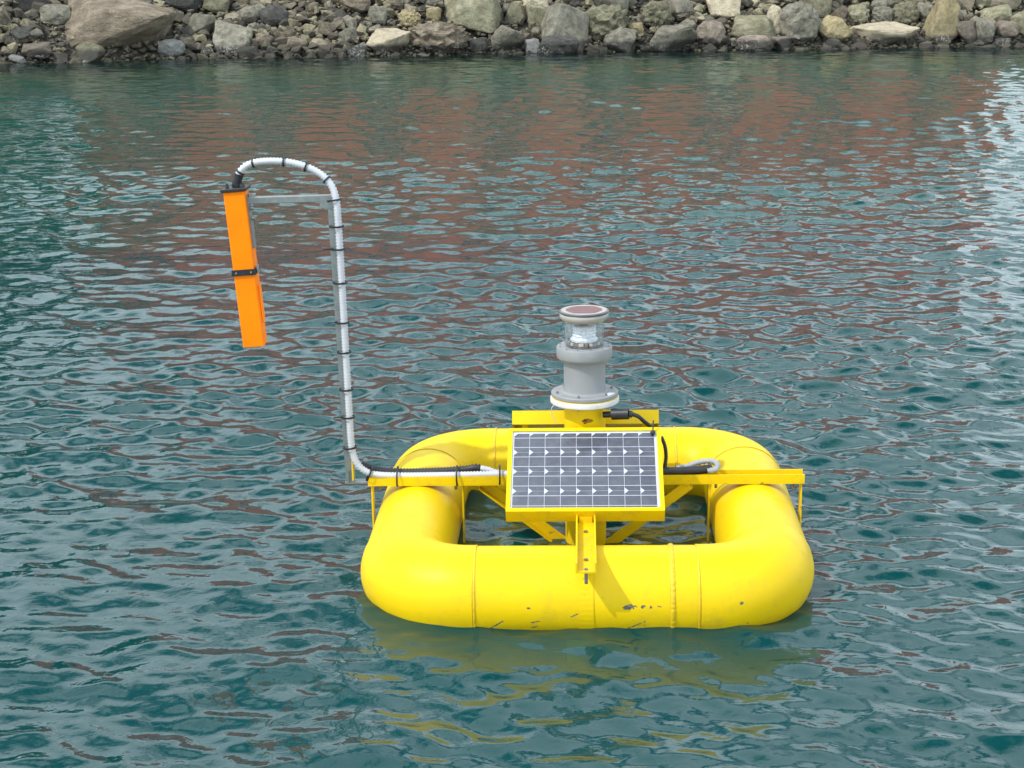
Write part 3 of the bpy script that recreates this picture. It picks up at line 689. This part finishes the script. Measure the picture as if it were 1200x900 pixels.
# pipes and elbows
def pipe_seg(name, a, b, r, n=72, m=24):
    bm = bmesh.new(); a, b = Vector(a), Vector(b); tube(bm, [a.lerp(b, i / m) for i in range(m + 1)], r, n, False); return obj(name, bm, M_YELLOW_FLOAT, buoy, 180)
def bead(c, axis, r, parent, w=0.006, rough=0.0015, seed=0, name='weld_seam'):
    """a weld bead ring round a pipe"""
    bm = bmesh.new(); n = 180; c = Vector(c); ax = Vector(axis); u = ax.orthogonal().normalized(); v = ax.cross(u); rings = []
    for i in range(n):
        a = 2 * math.pi * i / n; d = u * math.cos(a) + v * math.sin(a); wob = rough * mnoise.noise((i * .9, seed, 0)); rr = r + 0.001
        rings.append([bm.verts.new(c + d * (rr + w * .5 * math.sin(t) + wob) + ax * (w * math.cos(t) + wob)) for t in (0, math.pi * .25, math.pi * .5, math.pi * .75, math.pi)])
    for i in range(n):
        A, B = rings[i], rings[(i + 1) % n]
        for k in range(4): bm.faces.new((A[k], B[k], B[k + 1], A[k + 1]))
    bmesh.ops.recalc_face_normals(bm, faces=bm.faces)
    return obj(name, bm, M_WELD, parent, 180)
xi, yi = RA - RBEND, RB - RBEND
pf = pipe_seg('pipe', (-xi, -RB, 0), (xi, -RB, 0), RT)
pb = pipe_seg('pipe', (-xi, RB, 0), (xi, RB, 0), RT)
pl = pipe_seg('pipe', (-RA, -yi, 0), (-RA, yi, 0), RT)
pr = pipe_seg('pipe', (RA, -yi, 0), (RA, yi, 0), RT)
for cx, cy, a0 in ((xi, -yi, -90), (xi, yi, 0), (-xi, yi, 90), (-xi, -yi, 180)):
    pts = []
    for k in range(33):
        a = R(a0 + 90 * k / 32); pts.append(Vector((cx + RBEND * math.cos(a), cy + RBEND * math.sin(a), 0)))
    t0 = (pts[1] - pts[0]).normalized() * 0.022; t1 = (pts[-1] - pts[-2]).normalized() * 0.022
    pts = [pts[0] - t0] + pts + [pts[-1] + t1]
    bm = bmesh.new(); tube(bm, pts, (lambda i: RT + 0.0035) if cy < 0 else (lambda i: RT + 0.0012), 72, True); obj('elbow', bm, M_YELLOW_FLOAT, buoy, 60)
for i, (c, ax, par) in enumerate([((-xi + .024, -RB, 0), (1, 0, 0), pf), ((xi - .024, -RB, 0), (1, 0, 0), pf), ((-xi + .024, RB, 0), (1, 0, 0), pb), ((xi - .024, RB, 0), (1, 0, 0), pb),
        ((-RA, -yi + .024, 0), (0, 1, 0), pl), ((-RA, yi - .024, 0), (0, 1, 0), pl), ((RA, -yi + .024, 0), (0, 1, 0), pr), ((RA, yi - .024, 0), (0, 1, 0), pr)]):
    bead(c, ax, RT + .001, par, .0045, .001, i)
bead((0.312, -RB, 0), (1, 0, 0), RT, pf, .0095, .004, 31)      # the rough lap weld on the front pipe
bead((-0.30, RB, 0), (1, 0, 0), RT, pb, .006, .002, 32)

# central column
bm = bmesh.new(); lathe(bm, [(0, -0.62), (0.084, -0.62), (0.084, 0.522), (0, 0.522)], 48); obj('column', bm, M_YELLOW, buoy, 40)
bm = bmesh.new(); bmesh.ops.create_icosphere(bm, subdivisions=2, radius=1)
for v in bm.verts:
    a = -math.pi / 2 + 0.12 + v.co.x * 0.30 + .1 * mnoise.noise(v.co * 2.2); rr = 0.084 + 0.0015 * (1 - abs(v.co.x)) ; v.co = Vector((rr * math.cos(a) , rr * math.sin(a), 0.461 + v.co.z * 0.006 + 0.012 * mnoise.noise(v.co * 3)))
obj('rust_patch', bm, M_RUST, buoy, 180)

# U-channel arms of the cross
def channel(bm, L0, L1, w, h, t, z0, M):
    """channel open to the top, along +x from L0 to L1"""
    box(bm, ((L0 + L1) / 2, 0, z0 + t / 2), (L1 - L0, w, t), M)
    for s in (-1, 1): box(bm, ((L0 + L1) / 2, s * (w / 2 - t / 2), z0 + t + (h - t) / 2 - 0.0005), (L1 - L0 + 0.001, t, h - t), M)
ARM_Z, ARM_W, ARM_H = RT + 0.002, 0.074, 0.040
ARMS = [(180, 0.895, RA), (0, 0.893, RA), (-90, 1.030, RB), (90, 0.99, RB)]
for ang, end, rc in ARMS:
    M = Matrix.Rotation(R(ang), 4, 'Z'); bm = bmesh.new(); channel(bm, 0.078, end, ARM_W, ARM_H, 0.006, ARM_Z, M)
    arm = obj('arm', bm, M_YELLOW, buoy)
    # hold-down plates on both sides of the pipe, bolts through them
    for s, lab in ((1, 'outer'), (-1, 'inner')):
        bm = bmesh.new(); xr = rc + s * (RT + (0.014 if rc == RA else 0.004))
        if rc == RA: box(bm, (xr, 0, ARM_Z - 0.0015 - 0.22), (0.006, 0.052, 0.44), M)
        else:                                   # front and back: a strap bent round the pipe
            st = []
            for k in range(25):
                a = R(88 - 160 * k / 24)
                st.append([bm.verts.new(M @ Vector((rc + s * math.cos(a) * rr, yy, math.sin(a) * rr))) for rr, yy in ((RT - .004, -.026), (RT + .0035, -.026), (RT + .0035, .026), (RT - .004, .026))])
            for A_, B_ in zip(st, st[1:]):
                for q in range(4): bm.faces.new((A_[q], A_[(q + 1) % 4], B_[(q + 1) % 4], B_[q]))
            bm.faces.new(st[0]); bm.faces.new(st[-1]); bmesh.ops.recalc_face_normals(bm, faces=bm.faces)
        obj('hold_down_plate', bm, M_YELLOW, arm)
        bm = bmesh.new(); rod(bm, M @ Vector((xr - s * 0.03 * (1 if s > 0 else 1), 0.0, ARM_Z - .028)), M @ Vector((xr - s * .03, 0, ARM_Z + .014)), 0.006)
        bmesh.ops.create_cone(bm, cap_ends=True, segments=6, radius1=.008, radius2=.008, depth=.006, matrix=M @ Matrix.Translation((xr - s * .03, 0, ARM_Z + .010)))
        obj('bolt', bm, M_BOLT, arm)
    # brace from the arm down to the column: an angle bar
    bm = bmesh.new(); A = Vector((0.425 if rc == RA else 0.40, 0, ARM_Z - .004)); B = Vector((0.085, 0, -0.095)); d = (B - A); Ld = d.length; ay = math.atan2(-d.z, d.x)
    Mb = M @ Matrix.Translation(A) @ Matrix.Rotation(ay, 4, 'Y')
    box(bm, (Ld / 2, -0.020, 0), (Ld, 0.005, 0.040), Mb); box(bm, (Ld / 2, 0.002, 0.0225), (Ld, 0.040, 0.005), Mb)
    obj('brace', bm, M_YELLOW, arm)
bm = bmesh.new(); rod(bm, (0.0, -1.012, ARM_Z - .045), (0.0, -1.012, ARM_Z + .012), .0065); obj('end_bolt', bm, M_BOLT, buoy)
# collar plate where the arms meet the column
bm = bmesh.new(); lathe(bm, [(0.085, ARM_Z - .005), (0.125, ARM_Z - .005), (0.125, ARM_Z - .0005), (0.085, ARM_Z - .0005)], 32); obj('collar', bm, M_YELLOW, buoy)

# solar panels
def panel(sign):
    W, L, DEP, SIG = 0.608, 0.452, 0.058, R(28)
    ytop, ztop = -0.128, 0.447
    base = Matrix.Translation((-0.002, ytop, ztop)) @ Matrix.Rotation(SIG, 4, 'X')      # local +y runs up the slope; top edge at y=0
    if sign < 0: base = Matrix.Rotation(math.pi, 4, 'Z') @ base
    T = lambda v: base @ Vector(v)
    bm = bmesh.new(); box(bm, (0, -L / 2, -0.008), (W - 0.006, L - 0.006, 0.006), base); p = obj('solar_panel', bm, M_BACKSHEET, buoy)
    fw = 0.017; bm = bmesh.new()
    for s in (-1, 1): box(bm, (s * (W / 2 - .0015), -L / 2, -DEP / 2), (0.003, L, DEP), base)
    for yy in (0.0, -L): box(bm, (0, yy, -DEP / 2), (W + .0, 0.003, DEP - .0006), base)
    for s in (-1, 1): box(bm, (s * (W / 2 - fw / 2), -L / 2, -0.0005), (fw, L - .002, 0.003), base)
    for yy in (-fw / 2, -L + fw / 2): box(bm, (0, yy, -0.0007), (W - 2 * fw, fw, 0.003), base)
    obj('panel_frame', bm, M_YELLOW, p)
    nx, ny = 9, 4; x0, x1 = -W / 2 + .023, W / 2 - .027; y0, y1 = -L + .004, -.026; cw, ch = (x1 - x0) / nx, (y1 - y0) / ny; g = .0022; cf = .014
    bm = bmesh.new(); P = [(g / 2 + cf, g / 2 - g * .0), (cw - g / 2, g / 2), (cw - g / 2, ch - g / 2), (g / 2 + cf, ch - g / 2), (g / 2, ch - g / 2 - cf), (g / 2, g / 2 + cf)]
    f = bm.faces.new([bm.verts.new((x - cw / 2, y - ch / 2, 0)) for x, y in P]); r = bmesh.ops.extrude_face_region(bm, geom=[f])
    for v in [e for e in r['geom'] if isinstance(e, bmesh.types.BMVert)]: v.co.z += 0.0008
    bmesh.ops.recalc_face_normals(bm, faces=bm.faces); cell = bpy.data.meshes.new('solar_cell'); bm.to_mesh(cell); bm.free(); cell.materials.append(M_CELL)
    for i in range(nx):
        for j in range(ny):
            o = bpy.data.objects.new('solar_cell', cell); C.objects.link(o); o.parent = p
            o.matrix_local = base @ Matrix.Translation((x0 + cw * (i + .5), y0 + ch * (j + .5), -0.0046))
    for j in range(ny):
        for q in (.25, .75):
            bm = bmesh.new(); box(bm, ((x0 + x1) / 2, y0 + ch * (j + q), -0.0036), (x1 - x0, .0026, .0006), base); obj('busbar', bm, M_BUSBAR, p)
    # legs that carry the panel
    for s in (-1, 1):
        bm = bmesh.new(); yy = -(abs(ytop) + 0.03) * sign if sign > 0 else (abs(ytop) + 0.03)
        box(bm, (s * .25, yy, 0.308), (.024, .006, .165)); box(bm, (s * .25, yy * .5, 0.36), (.022, abs(yy), .006)); obj('panel_leg', bm, M_YELLOW, p)
    bm = bmesh.new(); yy = T((0, -L + .03, 0)).y; box(bm, (0, yy, ARM_Z + ARM_H / 2 + .0), (.05, .03, .05)); obj('panel_foot', bm, M_YELLOW, p)
    return p
panel(1); panel(-1)
bm = bmesh.new(); box(bm, (0, 0, .352), (.58, .05, .006))
obj('panel_bridge', bm, M_YELLOW, buoy)

# lantern
ln = None
bm = bmesh.new(); lathe(bm, [(0, .5225), (.137, .5225), (.140, .526), (.140, .542), (.137, .546), (0, .546)], 64); fl = obj('lantern_base', bm, M_WHITE, buoy, 40)
bm = bmesh.new(); lathe(bm, [(0, .5465), (.134, .5465), (.134, .5495), (0, .5495)], 64); obj('gasket', bm, M_YELLOW, fl, 40)
bm = bmesh.new(); lathe(bm, [(0, .550), (.133, .550), (.136, .553), (.136, .564), (.133, .567), (.094, .567), (.087, .572), (.0845, .582), (.0835, .694), (.0845, .701), (.104, .704), (.111, .711), (.1125, .716), (.1125, .752), (.110, .756), (.088, .757), (0, .757)], 72)
hs = obj('lantern_housing', bm, M_GREY, buoy, 35)
for k in range(12):
    a = 2 * math.pi * (k + .5) / 12
    bm = bmesh.new(); bmesh.ops.create_cone(bm, cap_ends=True, segments=6, radius1=.0035, radius2=.003, depth=.004, matrix=Matrix.Translation((.101 * math.cos(a), .101 * math.sin(a), .7585))); obj('screw', bm, M_BOLT, hs)
for k in range(6):
    a = 2 * math.pi * (k + .3) / 6
    bm = bmesh.new(); bmesh.ops.create_cone(bm, cap_ends=True, segments=6, radius1=.006, radius2=.006, depth=.006, matrix=Matrix.Translation((.116 * math.cos(a), .116 * math.sin(a), .570))); rod(bm, (.116 * math.cos(a), .116 * math.sin(a), .512), (.116 * math.cos(a), .116 * math.sin(a), .577), .003); obj('flange_bolt', bm, M_BOLT, hs)
bm = bmesh.new(); a0 = R(-42)                       # white sticker on the lower flange
prev = None
for k in range(7):
    a = a0 + R(4.0 * k); q = [bm.verts.new((r * math.cos(a), r * math.sin(a), .5682)) for r in (.103, .130)]
    if prev: bm.faces.new((prev[0], prev[1], q[1], q[0]))
    prev = q
obj('sticker', bm, M_HOSE, hs)
bm = bmesh.new(); lathe(bm, [(.0795, .7572), (.080, .80), (.080, .862)], 72); obj('lens', bm, M_LENS, buoy, 180)
bm = bmesh.new(); lathe(bm, [(0, .862), (.081, .862), (.090, .866), (.097, .873), (.099, .880), (.099, .890), (.0965, .893), (0, .893)], 72); cp = obj('lantern_cap', bm, M_CAP, buoy, 40)
bm = bmesh.new(); lathe(bm, [(0, .8935), (.0985, .8935), (.100, .896), (.100, .900), (.098, .902), (.0, .902)], 72); obj('cap_bezel', bm, M_BEZEL, cp, 40)
bm = bmesh.new(); lathe(bm, [(0, .9022), (.092, .9022), (.092, .9036), (0, .9036)], 72); obj('cap_disc', bm, M_CAP, cp, 40)
bm = bmesh.new(); n = 40; q = []
for k in range(n):
    a = 2 * math.pi * k / n; x, y = math.cos(a) * .072, math.sin(a) * .072; q.append(bm.verts.new((round(x / .012) * .012, max(-.068, min(.068, y)), .9042)))
bmesh.ops.remove_doubles(bm, verts=bm.verts, dist=.0005); bm.faces.new(list(bm.verts)) if False else bmesh.ops.contextual_create(bm, geom=list(bm.verts)); obj('cap_solar_cell', bm, M_RED_CELL, cp)
# optics inside the lens
bm = bmesh.new(); lathe(bm, [(0, .758), (.075, .758), (.075, .765), (.067, .769), (.067, .776), (.036, .778), (0, .778)], 40); pcb = obj('circuit_board', bm, M_BLACK, buoy, 40)
for k in range(9):
    a = R(-150 + k * 16.5); bm = bmesh.new(); box(bm, (0, 0, 0), (.012 if k % 3 else .02, .008, .010), Matrix.Translation((.069 * math.cos(a), .069 * math.sin(a), .7735)) @ Matrix.Rotation(a + R(90), 4, 'Z')); obj('component', bm, M_BEIGE if k % 2 else M_BOLT, pcb)
bm = bmesh.new(); prof = [(0, .778), (.056, .778), (.056, .786), (.047, .794)] + [(.0445 + .004 * (k % 2), .796 + k * .006) for k in range(8)] + [(.043, .842), (0, .842)]
lathe(bm, prof, 14); op = obj('reflector', bm, M_OPTIC, buoy)
bm = bmesh.new(); lathe(bm, [(0, .8425), (.018, .8425), (.018, .850), (.010, .8615), (0, .8615)], 20); obj('led_puck', bm, M_BLACK, op, 40)

# sensor mast
pole_b, pole_t = loc(411, 565, 0.0), loc(389.0, 231, 0.0)
PD = (pole_t - pole_b); PL = PD.length; MP = Matrix.Translation(pole_b) @ Matrix.Rotation(math.atan2(PD.x, PD.z), 4, 'Y')
bm = bmesh.new(); pw, pt_ = .034, .0035
box(bm, (0, -pw / 2 + pt_ / 2, PL / 2), (pw, pt_, PL), MP)
for s in (-1, 1): box(bm, (s * (pw / 2 - pt_ / 2), .0005, PL / 2), (pt_, pw - 2 * pt_ + .005, PL - .002), MP)
mast = obj('mast', bm, M_STEEL, buoy)
bm = bmesh.new(); box(bm, (0, 0, 0), (.13, .050, .006)); box(bm, (-.052, 0, .028), (.006, .05, .05)); o = obj('mast_foot', bm, M_STEEL, mast); o.location = (pole_b.x + .045, 0.0, ARM_Z + .0095)
bm = bmesh.new(); rod(bm, loc(412.5, 532, -.03), loc(414, 563, -.03), .004); obj('earth_wire', bm, M_YELLOW, mast)
arm_a, arm_b = loc(291, 234.5, 0), loc(390, 232, 0)
bm = bmesh.new(); AD = arm_b - arm_a; MA = Matrix.Translation(arm_a) @ Matrix.Rotation(-math.atan2(AD.z, AD.x), 4, 'Y')
box(bm, (AD.length / 2, 0, 0), (AD.length + .02, .034, .027), MA, .002); crs = obj('mast_arm', bm, M_STEEL, buoy)
bm = bmesh.new(); box(bm, (AD.length - .02, -.019, -.012), (.06, .004, .05), MA); obj('gusset', bm, M_STEEL, crs)

# orange sensor housing: leans a few degrees
s_tl, s_tr, s_bl = loc(261.3, 226, -.042), loc(286.3, 226, -.042), loc(285, 408, -.042)
sax = s_tl - s_bl; SL = sax.length; lean = math.atan2(sax.x, sax.z); SW = (s_tr - s_tl).length
MS = Matrix.Translation(s_bl) @ Matrix.Rotation(lean, 4, 'Y')
bm = bmesh.new(); box(bm, (SW / 2, .042, SL / 2), (SW, .084, SL), MS, .003); sens = obj('sensor_housing', bm, M_ORANGE, buoy)
bm = bmesh.new(); box(bm, (SW / 2, .042, SL + .007), (SW + .018, .10, .013), MS, .002); cpb = obj('housing_cap', bm, M_BLACK, sens)
for dx in (-.028, .036):
    bm = bmesh.new(); bmesh.ops.create_cone(bm, cap_ends=True, segments=10, radius1=.009, radius2=.004, depth=.02, matrix=MS @ Matrix.Translation((SW / 2 + dx, .02, SL + .022))); obj('cap_screw', bm, M_BLACK, sens)
bm = bmesh.new(); t_ = SL * .488
for s, c in (((SW + .012, .006, .024), (SW / 2, -.004, t_)), ((.006, .092, .0235), (-.003, .042, t_)), ((.006, .092, .0235), (SW + .003, .042, t_))): box(bm, c, s, MS)
bd = obj('clamp_band', bm, M_BLACK, sens)
for dx in (.012, SW - .012):
    bm = bmesh.new(); bmesh.ops.create_cone(bm, cap_ends=True, segments=8, radius1=.0045, radius2=.004, depth=.004, matrix=MS @ Matrix.Translation((dx, -.0085, t_)) @ Matrix.Rotation(R(90), 4, 'X')); obj('band_screw', bm, M_STEEL, sens)
bm = bmesh.new(); box(bm, (SW + .012, .02, t_ + .008), (.008, .020, .030), MS); obj('band_clip', bm, M_STEEL, sens)
bm = bmesh.new(); box(bm, (SW + .004, .045, SL * .80), (.007, .045, SL * .34), MS); obj('mount_plate', bm, M_STEEL, sens)
bm = bmesh.new(); box(bm, (SW + .003, .050, SL * .27), (.006, .045, SL * .24), MS, .002); obj('side_block', bm, M_ORANGE, sens)
for k, zz in enumerate((SL - .045, SL - .075, SL - .115)):
    bm = bmesh.new(); bmesh.ops.create_cone(bm, cap_ends=True, segments=8, radius1=.009, radius2=.008, depth=.012, matrix=MS @ Matrix.Translation((SW + .017, .034, zz)) @ Matrix.Rotation(R(90), 4, 'Y')); obj('mount_bolt', bm, M_BLACK if k == 0 else M_STEEL, sens)
bm = bmesh.new(); box(bm, (SW + .022, .042, SL - .036), (.024, .03, .034), MS); obj('arm_clamp', bm, M_STEEL, sens)

# corrugated hoses
def hose(name, pts, r, mat, parent, pitch=.013, n=16):
    pp = resample(pts, pitch / 2); bm = bmesh.new(); tube(bm, pp, lambda i: r if i % 2 == 0 else r * .70, n); return obj(name, bm, mat, parent, 180), pp
HP = [(277.5, 214, .0), (280, 204, .0), (287, 195.5, .0), (299, 190.5, .0), (318, 188.8, 0), (340, 190.5, 0), (360, 196, -.004), (377, 205, -.01), (388, 217, -.02), (393.5, 232, -.03), (396, 255, -.034),
      (400, 320, -.034), (404.5, 400, -.034), (408.5, 470, -.034), (411, 512, -.034), (413.5, 531, -.034), (419, 544, -.034), (428, 552, -.032), (441, 556.2, -.028), (470, 557.5, -.022), (520, 557, -.022), (570, 556, -.022), (600, 556, -.022), (640, 557, -.06)]
hpts = [loc(*p) for p in HP]
hz, hpath = hose('hose', hpts, .0160, M_HOSE, buoy)
def tie(p, T, r, parent, tail=None, name='cable_tie'):
    bm = bmesh.new(); T = T.normalized(); u = T.orthogonal().normalized(); v = T.cross(u); n = 20; R4 = []
    for k in range(n):
        a = 2 * math.pi * k / n; d = u * math.cos(a) + v * math.sin(a)
        R4.append([bm.verts.new(p + d * rr + T * h) for rr, h in ((r, -.0035), (r + .0035, -.0035), (r + .0035, .0035), (r, .0035))])
    for k in range(n):
        A, B = R4[k], R4[(k + 1) % n]
        for j in range(4): bm.faces.new((A[j], A[(j + 1) % 4], B[(j + 1) % 4], B[j]))
    if tail is not None: rod(bm, p + tail * .3, p + tail, .0022, 6)
    bmesh.ops.recalc_face_normals(bm, faces=bm.faces)
    return obj(name, bm, M_BLACK, parent)
def at_px(px, py, axis='y'):
    best = min(range(1, len(hpath) - 1), key=lambda i: (hpath[i] - loc(px, py, hpath[i].y)).length); return hpath[best], hpath[best + 1] - hpath[best - 1]
for px, py in ((281, 202), (297, 191), (332, 189.5), (359, 196), (383, 210)):
    p, T = at_px(px, py); tie(p, T, .0165, hz)
for i, (px, py) in enumerate(((396, 234), (397, 265), (399, 292), (402, 331), (404, 378), (407, 412), (409, 456), (411, 489), (412, 524))):
    p, T = at_px(px, py); tie(p + Vector((-.008, .006, 0)), T, .0265, hz, Vector((-.055 if i in (2, 4, 7) else .02, -.03, .004)))
for px, py in ((433, 553), (466, 557), (536, 557), (586, 556)):
    p, T = at_px(px, py); tie(p + Vector((0, .01, -.006)), T, .040 if px > 440 else .03, hz)
# black gland and boot at the sensor end
bm = bmesh.new(); g0 = MS @ Vector((SW * .60, .042, SL + .013)); tube(bm, resample([g0, g0.lerp(hpts[0], .6) + Vector((-.003, 0, 0)), hpts[0], hpts[1]], .008), lambda i: .0195 if i % 2 else .0175, 14); obj('hose_boot', bm, M_BLACK, buoy, 60)
# black sleeve over a second hose on the left arm
S1 = [loc(*p) for p in ((424, 544, -.01), (432, 547.5, 0), (445, 551, .005), (470, 553, .01), (510, 552.3, .01), (545, 550, .01), (556, 548, .01), (563, 548.5, .01))]
hose('sleeve', S1, .0175, M_BLACK, buoy)
S2 = [loc(*p) for p in ((562, 548.5, .01), (572, 550.5, .01), (583, 554, .008), (600, 555.5, .005), (640, 558, .0))]
hose('hose', S2, .0145, M_HOSE, buoy)
# right arm: black sleeve with a grey hose looping back
S3 = [loc(*p) for p in ((740, 556, -.01), (775, 553, -.01), (800, 552.5, -.01), (822, 550.5, -.005), (834, 549, 0))]
bm = bmesh.new(); tube(bm, resample(S3, .01), .019, 14); sl3 = obj('sleeve', bm, M_BLACK, buoy, 60)
S4 = [loc(*p) for p in ((792, 549, .045), (805, 546.5, .05), (818, 542, .05), (831, 540.2, .045), (838.5, 542, .025), (841, 546.5, .0), (837.5, 550.5, -.015), (829, 552, -.02))]
hose('hose', S4, .0135, M_GHOSE, buoy, .02)
# plug and cable on the column
bm = bmesh.new(); P0, P1, P2, P3 = loc(707, 486, -.075), loc(717, 485.5, -.085), loc(737, 485, -.10), loc(741, 485.5, -.10)
tube(bm, [P0, P0.lerp(P1, .5), P1], .013, 14); tube(bm, [P1, P1.lerp(P2, .5), P2], .0225, 16); tube(bm, [P2, P2.lerp(P3, .5), P3], .014, 12); plug = obj('plug', bm, M_BLACK, buoy, 40)
S5 = [loc(*p) for p in ((740, 485.3, -.10), (748, 488, -.10), (755, 494, -.09), (762, 499.5, -.07), (768, 506, -.03))]
bm = bmesh.new(); tube(bm, resample(S5, .008), .0085, 12); obj('cable', bm, M_BLACK, plug, 60)
bm = bmesh.new(); c = loc(765, 507, -.165); bmesh.ops.create_icosphere(bm, subdivisions=2, radius=.011, matrix=Matrix.Translation(c)); rod(bm, c, c + Vector((.003, .02, .045)), .0028); obj('knob', bm, M_BLACK, buoy, 180)
bm = bmesh.new(); tube(bm, resample([loc(*p) for p in ((653, 472, -.13), (646.5, 478, -.13), (648, 487, -.12), (652, 496, -.11))], .01), .0016, 6); obj('seal_wire', bm, M_HOSE, buoy, 60)
# black conduit bowing out behind the panel's side
S6 = [loc(*p) for p in ((775, 512, .02), (779, 522, .02), (780.5, 535, .02), (779, 548, .01))]
hose('cable', S6, .009, M_BLACK, buoy, .008)
